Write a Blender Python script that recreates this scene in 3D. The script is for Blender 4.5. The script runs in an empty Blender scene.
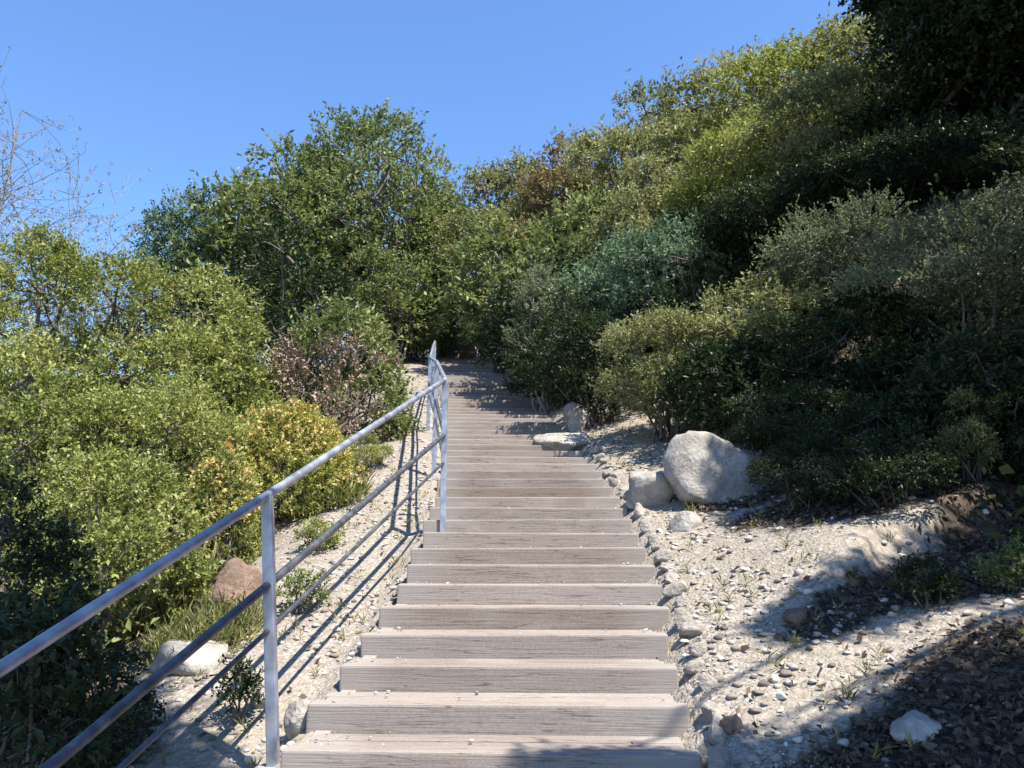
import bpy, bmesh, math, random
import numpy as np
from mathutils import Vector, Matrix, noise as mnoise

SC = bpy.context.scene
COL = SC.collection
R = math.radians

# ------------------------------------------------------------------ camera
F, CX, CY = 800.0, 512.0, 384.0
PITCH = R(11.0)
CP, SP = math.cos(PITCH), math.sin(PITCH)
CAMZ = 1.582
cam_d = bpy.data.cameras.new('camera')
cam = bpy.data.objects.new('camera', cam_d)
COL.objects.link(cam)
cam.location = (0, 0, CAMZ)
cam.rotation_euler = (R(90) + PITCH, 0, 0)
cam_d.sensor_width = 36
cam_d.lens = 36 * F / 1024
cam_d.clip_start = 0.05
cam_d.clip_end = 3000
SC.camera = cam


def at(px, py, d):
    u = (px - CX) / F * d
    v = (CY - py) / F * d
    return np.array([u, d * CP - v * SP, CAMZ + d * SP + v * CP])


# ------------------------------------------------------------------ world, sun
SUN_EL, SUN_AZ = R(62), R(133)      # azimuth clockwise from +Y (view direction)
S = Vector((math.cos(SUN_EL) * math.sin(SUN_AZ), math.cos(SUN_EL) * math.cos(SUN_AZ), math.sin(SUN_EL)))
w = bpy.data.worlds.new('World')
SC.world = w
w.use_nodes = True
nt = w.node_tree
sky = nt.nodes.new('ShaderNodeTexSky')
sky.sky_type = 'NISHITA'
sky.sun_disc = False
sky.sun_elevation = SUN_EL
sky.sun_rotation = SUN_AZ
sky.air_density = 1.0
sky.dust_density = 0.0
sky.ozone_density = 10.0
sky.altitude = 300
nt.links.new(sky.outputs[0], nt.nodes['Background'].inputs[0])
nt.nodes['Background'].inputs[1].default_value = 0.13
sl = bpy.data.lights.new('sun', 'SUN')
sl.energy = 4.8
sl.angle = R(0.53)
sl.color = (1.0, 0.95, 0.87)
so = bpy.data.objects.new('sun', sl)
COL.objects.link(so)
so.rotation_euler = (-S).to_track_quat('-Z', 'Y').to_euler()
so.location = (20, -3, 30)
SC.view_settings.view_transform = 'Standard'
SC.view_settings.look = 'None'
SC.view_settings.exposure = 1.22
SC.view_settings.gamma = 1
SC.view_settings.use_curve_mapping = False
SC.cycles.max_bounces = 6
SC.cycles.diffuse_bounces = 2
SC.cycles.transparent_max_bounces = 4
SC.cycles.use_denoising = True

# ------------------------------------------------------------------ ground shape
WST = 1.4                                          # stair width
_pd = np.array([-40, 0.5, 2.766, 3.097, 3.428, 4.057, 5.07, 6.76, 8.69, 12.17, 18.7, 26, 60])
_px = np.array([-0.3, -0.22, -.086, -.027, .013, .076, .146, .10, .0, -.335, -1.19, -2.6, -9])
_Y = _pd * .9616 + .290


def xc(Y):
    """centre line of the stair at distance Y, smoothed"""
    Y = np.asarray(Y, float)
    return sum(np.interp(Y + k, _Y, _px) for k in (-.8, -.4, 0, .4, .8)) / 5


def zs(Y):
    """height of the stair slope"""
    Y = np.asarray(Y, float)
    up = np.minimum(Y, 21.0) * .3056 + np.maximum(Y - 21.0, 0) * .10
    return np.where(Y > 0.2, up, 0.061 + (Y - 0.2) * .12)


def sst(a, b, x):
    t = np.clip((x - a) / (b - a), 0, 1)
    return t * t * (3 - 2 * t)


def bumps(X, Y):
    return (np.sin(1.7 * X + .6 * Y + .4) * np.sin(1.3 * Y - .5 * X + 1.1) * .5 + np.sin(3.9 * X - 1.9 * Y) * np.sin(3.1 * Y + 2.3 * X + .7) * .25
            + np.sin(8.1 * X + 3.7 * Y + 2.) * np.sin(7.3 * Y - 4.1 * X) * .11 + np.sin(17.3 * X - 9.1 * Y) * np.sin(15.7 * Y + 8.3 * X + 1.7) * .05)


def H(X, Y):
    X = np.asarray(X, float)
    Y = np.asarray(Y, float)
    Yc = np.clip(Y, -15, 60)
    c, z = xc(Yc), zs(Yc)
    tr = X - c - WST / 2
    tl = c - WST / 2 - X
    # right: gravel apron, then the steep hillside, flattening out high up
    toe = .95 + 1.0 * (1 - sst(4.2, 7.5, Y)) + .18 * np.sin(1.1 * Y + .5)
    q = np.maximum(tr - toe, 0)
    hill = 8.0 * (1 - np.exp(-q * .115 * sst(0, 1.6, q)))
    hill = hill * (1 - .75 * sst(0, 1, (0.6 - Y) / 8))
    right = .20 * np.clip(tr, 0, 3) + hill + .06 * np.maximum(q - 12, 0) * np.exp(-np.maximum(q - 12, 0) / 90)
    # left: short bank, then falling away
    p = np.maximum(tl - .25, 0)
    left = -(.10 * np.minimum(p, .7) + .42 * np.clip(p - .7, 0, 7) + .12 * np.clip(p - 7.7, 0, 60))
    left = left * (1 - .8 * sst(16, 24, Y)) - .16 * sst(.0, .16, tl) * (1 - sst(5, 9, Y)) * sst(-3, 1, Y)
    off = np.where(tr > 0, right, np.where(tl > 0, left, 0))
    # bed under the stair is cut a little lower than the steps
    edge = np.maximum(tr, tl)
    bed = -.14 * (1 - sst(-.12, .10, edge)) - .05 * np.exp(-(np.maximum(tl, 0) / .35) ** 2) * (tl > -.1)
    amp = .02 + .10 * sst(.5, 2.0, edge)
    # low raised bank running up to the right
    ax, ay, bx, by = 1.14, 3.66, 3.3, 4.85
    ll = math.hypot(bx - ax, by - ay)
    ex, ey = (bx - ax) / ll, (by - ay) / ll
    al = (X - ax) * ex + (Y - ay) * ey
    sd = -(X - ax) * ey + (Y - ay) * ex + .05 * np.sin(al * 5.0) + .03 * np.sin(al * 13.0)
    z = z + .15 * sst(-.10, .05, sd) * (1 - sst(.1, 1.3, sd)) * sst(0, .7, al) * (1 - sst(2.2, 3.2, al))
    z = z + off + bed + bumps(X, Y) * amp * sst(-.05, .25, edge)
    return z


def HH(x, y):
    return float(H(np.array([x]), np.array([y]))[0])


def ground_at(px, py, dmax=28.):
    for d in np.arange(1.2, dmax, .03):
        p = at(px, py, d)
        if p[2] < HH(p[0], p[1]): return d
    return dmax


# ------------------------------------------------------------------ helpers
def tag(o, label=None, cat=None, group=None, kind=None):
    if label: o['label'] = label
    if cat: o['category'] = cat
    if group: o['group'] = group
    if kind: o['kind'] = kind
    return o


def empty(name, loc=(0, 0, 0), rz=0.0):
    o = bpy.data.objects.new(name, None)
    COL.objects.link(o)
    o.location = loc
    o.rotation_euler = (0, 0, rz)
    o.empty_display_size = .2
    return o


def np_mesh(name, V, tris=None, quads=None, tint=None, smooth=False):
    me = bpy.data.meshes.new(name)
    V = np.ascontiguousarray(V, dtype=np.float32)
    loops, starts = [], []
    n = 0
    for arr, k in ((tris, 3), (quads, 4)):
        if arr is not None and len(arr):
            arr = np.asarray(arr, dtype=np.int32)
            loops.append(arr.ravel())
            starts.append(n + np.arange(len(arr), dtype=np.int32) * k)
            n += len(arr) * k
    L = np.concatenate(loops)
    ST = np.concatenate(starts)
    me.vertices.add(len(V)); me.vertices.foreach_set('co', V.ravel())
    me.loops.add(len(L)); me.loops.foreach_set('vertex_index', L)
    me.polygons.add(len(ST)); me.polygons.foreach_set('loop_start', ST)
    me.update(calc_edges=True)
    if tint is not None:
        a = me.attributes.new('tint', 'FLOAT_VECTOR', 'POINT')
        a.data.foreach_set('vector', np.ascontiguousarray(tint, dtype=np.float32).ravel())
    if smooth:
        me.polygons.foreach_set('use_smooth', np.ones(len(ST), dtype=bool))
    return me


def link(name, me, m, parent=None):
    o = bpy.data.objects.new(name, me)
    COL.objects.link(o)
    if m is not None:
        me.materials.append(m)
    o.parent = parent
    return o


class Tubes:
    """collects tapered tubes (one mesh)"""
    def __init__(self): self.V, self.Q, self.n = [], [], 0

    def tube(self, pts, rad, sides=6, cap=True):
        pts = np.asarray(pts, float)
        rad = np.broadcast_to(np.asarray(rad, float), (len(pts),))
        T = np.gradient(pts, axis=0)
        T /= np.linalg.norm(T, axis=1)[:, None] + 1e-9
        ref = np.array([0, 0, 1.0]) if abs(T[0][2]) < .85 else np.array([1.0, 0, 0])
        A = np.cross(T, ref); A /= np.linalg.norm(A, axis=1)[:, None] + 1e-9
        B = np.cross(T, A)
        ang = np.arange(sides) / sides * 2 * math.pi
        ring = A[:, None, :] * np.cos(ang)[None, :, None] + B[:, None, :] * np.sin(ang)[None, :, None]
        V = pts[:, None, :] + ring * rad[:, None, None]
        base = self.n
        self.V.append(V.reshape(-1, 3)); self.n += V.shape[0] * sides
        for i in range(len(pts) - 1):
            for j in range(sides):
                a = base + i * sides + j; b = base + i * sides + (j + 1) % sides
                self.Q.append((a, b, b + sides, a + sides))
        if cap:
            for i in (0, len(pts) - 1):
                self.V.append(pts[i:i + 1]); c = self.n; self.n += 1
                for j in range(sides):
                    a = base + i * sides + j; b = base + i * sides + (j + 1) % sides
                    self.Q.append((a, b, c, c))

    def mesh(self, name):
        Q = np.array(self.Q, dtype=np.int32)
        t = Q[Q[:, 2] == Q[:, 3]][:, :3]
        q = Q[Q[:, 2] != Q[:, 3]]
        return np_mesh(name, np.concatenate(self.V), t, q, smooth=True)


def bez(p0, p1, p2, n=6):
    t = np.linspace(0, 1, n)[:, None]
    return (1 - t) ** 2 * np.asarray(p0) + 2 * t * (1 - t) * np.asarray(p1) + t * t * np.asarray(p2)


# ------------------------------------------------------------------ materials
def mat(name):
    m = bpy.data.materials.new(name)
    m.use_nodes = True
    t = m.node_tree
    return m, t, t.nodes['Principled BSDF'], t.nodes['Material Output']


def N(t, typ, **kw):
    n = t.nodes.new(typ)
    for k, v in kw.items():
        if k.startswith('i_'):
            n.inputs[k[2:].replace('_', ' ')].default_value = v
        else:
            setattr(n, k, v)
    return n


def ramp(t, fac, stops):
    n = t.nodes.new('ShaderNodeValToRGB')
    e = n.color_ramp.elements
    while len(e) < len(stops): e.new(.5)
    for i, (p, c) in enumerate(stops):
        e[i].position = p
        e[i].color = (*c, 1)
    t.links.new(fac, n.inputs[0])
    return n.outputs[0]


def mixc(t, fac, a, b, mode='MIX'):
    n = t.nodes.new('ShaderNodeMix')
    n.data_type = 'RGBA'; n.blend_type = mode
    for sock, v in ((n.inputs[0], fac), (n.inputs[6], a), (n.inputs[7], b)):
        if isinstance(v, (int, float)): sock.default_value = v
        elif isinstance(v, tuple): sock.default_value = (*v, 1)
        else: t.links.new(v, sock)
    return n.outputs[2]


def leaf_mat(name, cols, rough=.5, trans=.28, spec=.2):
    """cols: three base colours picked per leaf / per sprig"""
    m, t, b, out = mat(name)
    a = N(t, 'ShaderNodeAttribute', attribute_name='tint')
    sx = N(t, 'ShaderNodeSeparateXYZ')
    t.links.new(a.outputs['Vector'], sx.inputs[0])
    f = N(t, 'ShaderNodeMath', operation='MULTIPLY_ADD')
    t.links.new(sx.outputs[0], f.inputs[0]); f.inputs[1].default_value = .5
    g = N(t, 'ShaderNodeMath', operation='MULTIPLY'); g.inputs[1].default_value = .5
    t.links.new(sx.outputs[1], g.inputs[0]); t.links.new(g.outputs[0], f.inputs[2])
    c = ramp(t, f.outputs[0], [(.12, cols[0]), (.5, cols[1]), (.88, cols[2])])
    t.links.new(c, b.inputs['Base Color'])
    b.inputs['Roughness'].default_value = rough
    b.inputs['Specular IOR Level'].default_value = spec
    tr = N(t, 'ShaderNodeBsdfTranslucent')
    hs = N(t, 'ShaderNodeHueSaturation'); hs.inputs['Saturation'].default_value = 1.15; hs.inputs['Value'].default_value = 1.3
    t.links.new(c, hs.inputs['Color']); t.links.new(hs.outputs[0], tr.inputs[0])
    mx = N(t, 'ShaderNodeMixShader'); mx.inputs[0].default_value = trans
    t.links.new(b.outputs[0], mx.inputs[1]); t.links.new(tr.outputs[0], mx.inputs[2])
    t.links.new(mx.outputs[0], out.inputs[0])
    return m


def bark_mat(name, c0, c1, scale=30):
    m, t, b, out = mat(name)
    tc = N(t, 'ShaderNodeTexCoord')
    n = N(t, 'ShaderNodeTexNoise'); n.inputs['Scale'].default_value = scale; n.inputs['Detail'].default_value = 6
    t.links.new(tc.outputs['Object'], n.inputs['Vector'])
    t.links.new(ramp(t, n.outputs[0], [(.3, c0), (.7, c1)]), b.inputs['Base Color'])
    b.inputs['Roughness'].default_value = .9
    bp = N(t, 'ShaderNodeBump'); bp.inputs['Strength'].default_value = .6; bp.inputs['Distance'].default_value = .01
    t.links.new(n.outputs[0], bp.inputs['Height']); t.links.new(bp.outputs[0], b.inputs['Normal'])
    return m


M = {}
M['yellowgreen'] = leaf_mat('yellow_green_leaves', [(.11, .14, .036), (.24, .265, .078), (.40, .40, .155)])
M['midgreen'] = leaf_mat('mid_green_leaves', [(.07, .10, .036), (.175, .205, .075), (.31, .33, .14)])
M['dark'] = leaf_mat('dark_green_shade_leaves', [(.012, .022, .009), (.028, .045, .017), (.075, .092, .04)], rough=.42)  # evergreen green, darkened further to carry deep shade in the leaf colour
M['olive'] = leaf_mat('olive_leaves', [(.10, .115, .045), (.23, .24, .10), (.40, .39, .19)])
M['sage'] = leaf_mat('sage_leaves', [(.07, .092, .048), (.15, .172, .092), (.30, .31, .185)], rough=.65)
M['blue'] = leaf_mat('blue_green_leaves', [(.06, .10, .055), (.13, .19, .105), (.25, .31, .19)], rough=.55)
M['yellow'] = leaf_mat('yellow_mound_leaves', [(.15, .19, .05), (.32, .33, .085), (.47, .42, .15)])
M['russet'] = leaf_mat('russet_leaves', [(.13, .10, .05), (.24, .19, .09), (.26, .27, .11)])
M['dry'] = leaf_mat('dry_brown_leaves', [(.18, .13, .095), (.285, .215, .16), (.40, .315, .24)], rough=.85, trans=.1)
M['pale'] = leaf_mat('pale_twig_leaves', [(.16, .19, .15), (.24, .26, .22), (.36, .37, .34)], rough=.7)
M['grass'] = leaf_mat('grass_blades', [(.10, .135, .035), (.21, .22, .075), (.40, .34, .19)], rough=.6)
M['petal'] = leaf_mat('orange_yellow_petals', [(.60, .40, .19), (.58, .46, .18), (.50, .47, .17)], rough=.6, trans=.2)
M['bark'] = bark_mat('grey_brown_bark', (.07, .055, .042), (.19, .155, .125))
M['twig'] = bark_mat('pale_twigs', (.17, .15, .13), (.34, .31, .28), 60)


def rock_mat(name, c0, c1, c2):
    m, t, b, out = mat(name)
    tc = N(t, 'ShaderNodeTexCoord')
    n = N(t, 'ShaderNodeTexNoise'); n.inputs['Scale'].default_value = 5; n.inputs['Detail'].default_value = 10; n.inputs['Roughness'].default_value = .7
    n2 = N(t, 'ShaderNodeTexNoise'); n2.inputs['Scale'].default_value = 45; n2.inputs['Detail'].default_value = 4
    v = N(t, 'ShaderNodeTexVoronoi'); v.inputs['Scale'].default_value = 7; v.feature = 'DISTANCE_TO_EDGE'
    for q in (n, n2, v): t.links.new(tc.outputs['Object'], q.inputs['Vector'])
    c = ramp(t, n.outputs[0], [(.3, c0), (.52, c1), (.72, c2)])
    c = mixc(t, .35, c, ramp(t, n2.outputs[0], [(.3, (.25, .23, .21)), (.7, (.95, .92, .88))]), 'MULTIPLY')
    t.links.new(c, b.inputs['Base Color'])
    dis = N(t, 'ShaderNodeVectorMath', operation='MULTIPLY_ADD'); dis.inputs[1].default_value = (.35, .35, .35)
    t.links.new(n.outputs['Color'], dis.inputs[0]); t.links.new(tc.outputs['Object'], dis.inputs[2])
    vc = N(t, 'ShaderNodeTexVoronoi'); vc.inputs['Scale'].default_value = 3.4; vc.feature = 'DISTANCE_TO_EDGE'
    t.links.new(dis.outputs[0], vc.inputs['Vector'])
    c = mixc(t, ramp(t, vc.outputs['Distance'], [(0, (.7, .7, .7)), (.022, (0, 0, 0))]), c, (.10, .085, .07))
    n3 = N(t, 'ShaderNodeTexNoise'); n3.inputs['Scale'].default_value = 7; n3.inputs['Detail'].default_value = 9; n3.inputs['Roughness'].default_value = .75
    t.links.new(tc.outputs['Object'], n3.inputs['Vector'])
    c = mixc(t, ramp(t, n3.outputs[0], [(.53, (0, 0, 0)), (.62, (.75, .75, .75))]), c, (.20, .185, .13))
    c = mixc(t, ramp(t, n3.outputs[0], [(.34, (.6, .6, .6)), (.42, (0, 0, 0))]), c, (.60, .59, .54))
    b.inputs['Roughness'].default_value = .92
    b.inputs['Specular IOR Level'].default_value = .2
    ad = N(t, 'ShaderNodeMath', operation='MULTIPLY_ADD'); ad.inputs[1].default_value = .3
    t.links.new(n2.outputs[0], ad.inputs[0]); t.links.new(n.outputs[0], ad.inputs[2])
    bp = N(t, 'ShaderNodeBump'); bp.inputs['Strength'].default_value = .7; bp.inputs['Distance'].default_value = .05
    t.links.new(ad.outputs[0], bp.inputs['Height']); t.links.new(bp.outputs[0], b.inputs['Normal'])
    return m


M['rock'] = rock_mat('grey_rock', (.22, .20, .17), (.40, .37, .325), (.54, .51, .45))
M['brownrock'] = rock_mat('brown_rock', (.12, .08, .055), (.23, .16, .12), (.36, .27, .21))

# weathered stair timber
m, t, b, out = mat('weathered_timber')
tc = N(t, 'ShaderNodeTexCoord')
oi = N(t, 'ShaderNodeObjectInfo')
mp = N(t, 'ShaderNodeMapping'); mp.inputs['Scale'].default_value = (3.5, 110, 150)
cmb = N(t, 'ShaderNodeVectorMath', operation='ADD')
sc_ = N(t, 'ShaderNodeVectorMath', operation='SCALE'); sc_.inputs['Scale'].default_value = 1
mul = N(t, 'ShaderNodeMath', operation='MULTIPLY'); mul.inputs[1].default_value = 40
t.links.new(oi.outputs['Random'], mul.inputs[0])
t.links.new(tc.outputs['Object'], cmb.inputs[0]); t.links.new(mul.outputs[0], cmb.inputs[1])
t.links.new(cmb.outputs[0], mp.inputs['Vector'])
gr = N(t, 'ShaderNodeTexNoise'); gr.inputs['Scale'].default_value = 1; gr.inputs['Detail'].default_value = 7; gr.inputs['Roughness'].default_value = .65
t.links.new(mp.outputs[0], gr.inputs['Vector'])
bl = N(t, 'ShaderNodeTexNoise'); bl.inputs['Scale'].default_value = 3.2; bl.inputs['Detail'].default_value = 5
t.links.new(cmb.outputs[0], bl.inputs['Vector'])
base = ramp(t, gr.outputs[0], [(.2, (.222, .194, .174)), (.5, (.276, .244, .219)), (.8, (.322, .290, .265))])
tone = ramp(t, oi.outputs['Random'], [(0, (.70, .63, .54)), (.3, (1.0, .95, .91)), (.55, (.80, .76, .73)), (.8, (1.1, 1.06, 1.04)), (1, (.92, .86, .80))])
c = mixc(t, 1.0, base, tone, 'MULTIPLY')
dirt = ramp(t, bl.outputs[0], [(.52, (0, 0, 0)), (.72, (1, 1, 1))])
c = mixc(t, dirt, c, mixc(t, .5, c, (.36, .32, .27)))
mp2 = N(t, 'ShaderNodeMapping'); mp2.inputs['Scale'].default_value = (1.6, 26, 34)
t.links.new(cmb.outputs[0], mp2.inputs['Vector'])
ck = N(t, 'ShaderNodeTexNoise'); ck.inputs['Scale'].default_value = 1; ck.inputs['Detail'].default_value = 3; ck.inputs['Distortion'].default_value = .4
t.links.new(mp2.outputs[0], ck.inputs['Vector'])
crk = ramp(t, ck.outputs[0], [(.485, (0, 0, 0)), (.5, (1, 1, 1)), (.515, (0, 0, 0))])
c = mixc(t, mixc(t, 1.0, crk, (.75, .75, .75), 'MULTIPLY'), c, (.07, .055, .045))
sp = N(t, 'ShaderNodeTexNoise'); sp.inputs['Scale'].default_value = 90; sp.inputs['Detail'].default_value = 3
t.links.new(cmb.outputs[0], sp.inputs['Vector'])
c = mixc(t, .6, c, ramp(t, sp.outputs[0], [(.3, (.74, .72, .70)), (.6, (1.06, 1.05, 1.04))]), 'MULTIPLY')
sxw = N(t, 'ShaderNodeSeparateXYZ'); t.links.new(tc.outputs['Object'], sxw.inputs[0])
ab = N(t, 'ShaderNodeMath', operation='ABSOLUTE'); t.links.new(sxw.outputs[0], ab.inputs[0])
ba = N(t, 'ShaderNodeMath', operation='MULTIPLY_ADD'); ba.inputs[1].default_value = .35
t.links.new(bl.outputs[0], ba.inputs[0]); t.links.new(ab.outputs[0], ba.inputs[2])
c = mixc(t, ramp(t, ba.outputs[0], [(.60, (0, 0, 0)), (.86, (.75, .75, .75))]), c, (.30, .268, .236))
t.links.new(c, b.inputs['Base Color'])
b.inputs['Roughness'].default_value = .85
b.inputs['Specular IOR Level'].default_value = .25
bp = N(t, 'ShaderNodeBump'); bp.inputs['Strength'].default_value = .35; bp.inputs['Distance'].default_value = .008
t.links.new(gr.outputs[0], bp.inputs['Height']); t.links.new(bp.outputs[0], b.inputs['Normal'])
M['timber'] = m

# galvanised steel
m, t, b, out = mat('galvanised_steel')
tc = N(t, 'ShaderNodeTexCoord')
n = N(t, 'ShaderNodeTexNoise'); n.inputs['Scale'].default_value = 14; n.inputs['Detail'].default_value = 5
v = N(t, 'ShaderNodeTexVoronoi'); v.inputs['Scale'].default_value = 55
t.links.new(tc.outputs['Object'], n.inputs['Vector']); t.links.new(tc.outputs['Object'], v.inputs['Vector'])
c = ramp(t, n.outputs[0], [(.28, (.20, .215, .25)), (.5, (.33, .35, .40)), (.7, (.45, .47, .52)), (.82, (.30, .25, .21))])
c = mixc(t, .03, c, v.outputs['Color'], 'OVERLAY')
t.links.new(c, b.inputs['Base Color'])
b.inputs['Metallic'].default_value = .5
t.links.new(ramp(t, n.outputs[0], [(.3, (.36,) * 3), (.7, (.52,) * 3)]), b.inputs['Roughness'])
M['steel'] = m
m, t, b, out = mat('weathered_shaded_steel')  # rail steel with the shade on the rails put into its colour
tc = N(t, 'ShaderNodeTexCoord')
n = N(t, 'ShaderNodeTexNoise'); n.inputs['Scale'].default_value = 18; n.inputs['Detail'].default_value = 6
t.links.new(tc.outputs['Object'], n.inputs['Vector'])
t.links.new(ramp(t, n.outputs[0], [(.3, (.045, .048, .055)), (.55, (.09, .095, .11)), (.68, (.14, .145, .16)), (.8, (.12, .085, .06))]), b.inputs['Base Color'])
b.inputs['Metallic'].default_value = .4
b.inputs['Roughness'].default_value = .48
M['shadesteel'] = m
m = M['steel'].copy(); m.name = 'shaded_rail_steel'  # copy of the post steel, darkened to paint the top rail's shade
for e_, c_ in zip([n_ for n_ in m.node_tree.nodes if n_.type == 'VALTORGB'][0].color_ramp.elements, ((.17, .18, .21), (.29, .305, .345), (.42, .435, .475), (.27, .235, .205))): e_.color = (*c_, 1)
M['railsteel'] = m

m, t, b, out = mat('concrete')
n = N(t, 'ShaderNodeTexNoise'); n.inputs['Scale'].default_value = 25; n.inputs['Detail'].default_value = 6
t.links.new(ramp(t, n.outputs[0], [(.3, (.20, .185, .165)), (.7, (.36, .34, .31))]), b.inputs['Base Color'])
b.inputs['Roughness'].default_value = .95
M['concrete'] = m
M['edging'] = rock_mat('pale_edging', (.26, .23, .195), (.39, .355, .31), (.48, .45, .40))

# gravel and hillside soil (attribute tint.x = how much bare gravel, tint.y = painted shade)
m, t, b, out = mat('gravel_and_soil')
tc = N(t, 'ShaderNodeTexCoord')
v1 = N(t, 'ShaderNodeTexVoronoi'); v1.inputs['Scale'].default_value = 48
v2 = N(t, 'ShaderNodeTexVoronoi'); v2.inputs['Scale'].default_value = 120
n1 = N(t, 'ShaderNodeTexNoise'); n1.inputs['Scale'].default_value = 1.6; n1.inputs['Detail'].default_value = 8
n2 = N(t, 'ShaderNodeTexNoise'); n2.inputs['Scale'].default_value = 22; n2.inputs['Detail'].default_value = 6
wv = N(t, 'ShaderNodeVectorMath', operation='SCALE'); wv.inputs['Scale'].default_value = .06
for q in (n1, n2): t.links.new(tc.outputs['Object'], q.inputs['Vector'])
t.links.new(n2.outputs['Color'], wv.inputs[0])
wa = N(t, 'ShaderNodeVectorMath', operation='ADD')
t.links.new(tc.outputs['Object'], wa.inputs[0]); t.links.new(wv.outputs[0], wa.inputs[1])
for q in (v1, v2): t.links.new(wa.outputs[0], q.inputs['Vector'])
s1 = N(t, 'ShaderNodeSeparateColor'); t.links.new(v1.outputs['Color'], s1.inputs[0])
s2 = N(t, 'ShaderNodeSeparateColor'); t.links.new(v2.outputs['Color'], s2.inputs[0])
c1 = ramp(t, s1.outputs[0], [(0, (.10, .08, .062)), (.3, (.235, .20, .16)), (.65, (.325, .28, .235)), (1, (.45, .41, .36))])
c2 = ramp(t, s2.outputs[0], [(0, (.155, .13, .105)), (.5, (.275, .235, .19)), (1, (.38, .345, .29))])
gc = mixc(t, .5, c1, c2)
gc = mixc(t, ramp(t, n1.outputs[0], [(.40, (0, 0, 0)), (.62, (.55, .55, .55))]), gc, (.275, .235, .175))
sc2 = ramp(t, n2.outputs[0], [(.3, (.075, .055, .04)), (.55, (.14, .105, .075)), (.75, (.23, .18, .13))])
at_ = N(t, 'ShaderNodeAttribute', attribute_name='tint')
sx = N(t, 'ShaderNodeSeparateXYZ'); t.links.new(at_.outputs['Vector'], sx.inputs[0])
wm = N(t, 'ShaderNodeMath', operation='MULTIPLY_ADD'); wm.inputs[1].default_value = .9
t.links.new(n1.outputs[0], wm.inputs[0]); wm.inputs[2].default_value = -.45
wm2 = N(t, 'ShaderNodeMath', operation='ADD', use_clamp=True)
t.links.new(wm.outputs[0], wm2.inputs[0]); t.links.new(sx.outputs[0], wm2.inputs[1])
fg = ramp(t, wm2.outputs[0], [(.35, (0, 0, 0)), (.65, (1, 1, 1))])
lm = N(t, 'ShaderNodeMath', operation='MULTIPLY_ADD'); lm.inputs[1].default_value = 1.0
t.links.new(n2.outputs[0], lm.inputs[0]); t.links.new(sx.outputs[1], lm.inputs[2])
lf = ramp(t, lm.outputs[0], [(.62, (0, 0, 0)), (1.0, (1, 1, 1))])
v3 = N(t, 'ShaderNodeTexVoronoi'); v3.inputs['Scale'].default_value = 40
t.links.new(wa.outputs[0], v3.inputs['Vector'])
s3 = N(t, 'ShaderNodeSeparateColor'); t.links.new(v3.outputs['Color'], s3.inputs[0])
lc = ramp(t, s3.outputs[0], [(0, (.022, .017, .013)), (.6, (.055, .042, .032)), (1, (.12, .09, .065))])  # near-black ground colour standing in for shade
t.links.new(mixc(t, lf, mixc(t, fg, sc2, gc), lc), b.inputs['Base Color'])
b.inputs['Roughness'].default_value = .95
b.inputs['Specular IOR Level'].default_value = .15
hs = N(t, 'ShaderNodeMath', operation='MULTIPLY_ADD'); hs.inputs[1].default_value = -.7
t.links.new(v1.outputs['Distance'], hs.inputs[0]); t.links.new(n2.outputs[0], hs.inputs[2])
bp = N(t, 'ShaderNodeBump'); bp.inputs['Strength'].default_value = .8; bp.inputs['Distance'].default_value = .016
t.links.new(hs.outputs[0], bp.inputs['Height']); t.links.new(bp.outputs[0], b.inputs['Normal'])
M['ground'] = m

# ------------------------------------------------------------------ ground sheet
def axis(lo, hi, step, far, g=1.22):
    mid = list(np.arange(lo, hi + 1e-6, step))
    a, s = [], step
    x = hi
    while x < far:
        s *= g; x += s; a.append(x)
    c, s = [], step
    x = lo
    while x > -far:
        s *= g; x -= s; c.append(x)
    return np.array(c[::-1] + mid + a)


gx = axis(-6, 8, .075, 900)
gy = axis(-1.5, 24, .10, 1400)
GX, GY = np.meshgrid(gx, gy)
GZ = H(GX, GY)
nx, ny = len(gx), len(gy)
idx = np.arange(nx * ny).reshape(ny, nx)
quads = np.stack([idx[:-1, :-1], idx[:-1, 1:], idx[1:, 1:], idx[1:, :-1]], -1).reshape(-1, 4)
gY = np.clip(GY, -15, 60)
tr = GX - xc(gY) - WST / 2
tl = xc(gY) - WST / 2 - GX
grav = np.where(tr > -.7, 1 - sst(1.0, 1.9, tr), 0) * (tl < 0) + np.where(tl >= 0, 1 - sst(.9, 1.7, tl), 0)
grav = np.clip(grav, 0, 1)
# shade painted into the ground colour: dark patches (x, y, half length, half width, turn)
SHADE_PATCH = []
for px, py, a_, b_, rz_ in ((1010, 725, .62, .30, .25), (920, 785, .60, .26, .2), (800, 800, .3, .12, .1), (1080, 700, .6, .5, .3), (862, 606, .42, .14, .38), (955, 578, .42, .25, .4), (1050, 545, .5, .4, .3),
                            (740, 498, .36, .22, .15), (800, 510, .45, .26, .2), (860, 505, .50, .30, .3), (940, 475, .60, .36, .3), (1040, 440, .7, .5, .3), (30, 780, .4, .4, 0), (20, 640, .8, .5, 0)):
    p_ = at(px, py, ground_at(px, py)); SHADE_PATCH.append((p_[0], p_[1], a_, b_, rz_))


def shade_litter(X, Y):
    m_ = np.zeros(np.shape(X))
    for lx, ly, a_, b_, rz_ in SHADE_PATCH:
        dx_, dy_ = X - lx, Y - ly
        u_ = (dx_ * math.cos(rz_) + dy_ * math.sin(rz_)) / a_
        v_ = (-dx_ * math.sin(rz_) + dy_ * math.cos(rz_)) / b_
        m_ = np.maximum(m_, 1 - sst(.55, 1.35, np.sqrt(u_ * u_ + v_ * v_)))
    return m_


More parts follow.
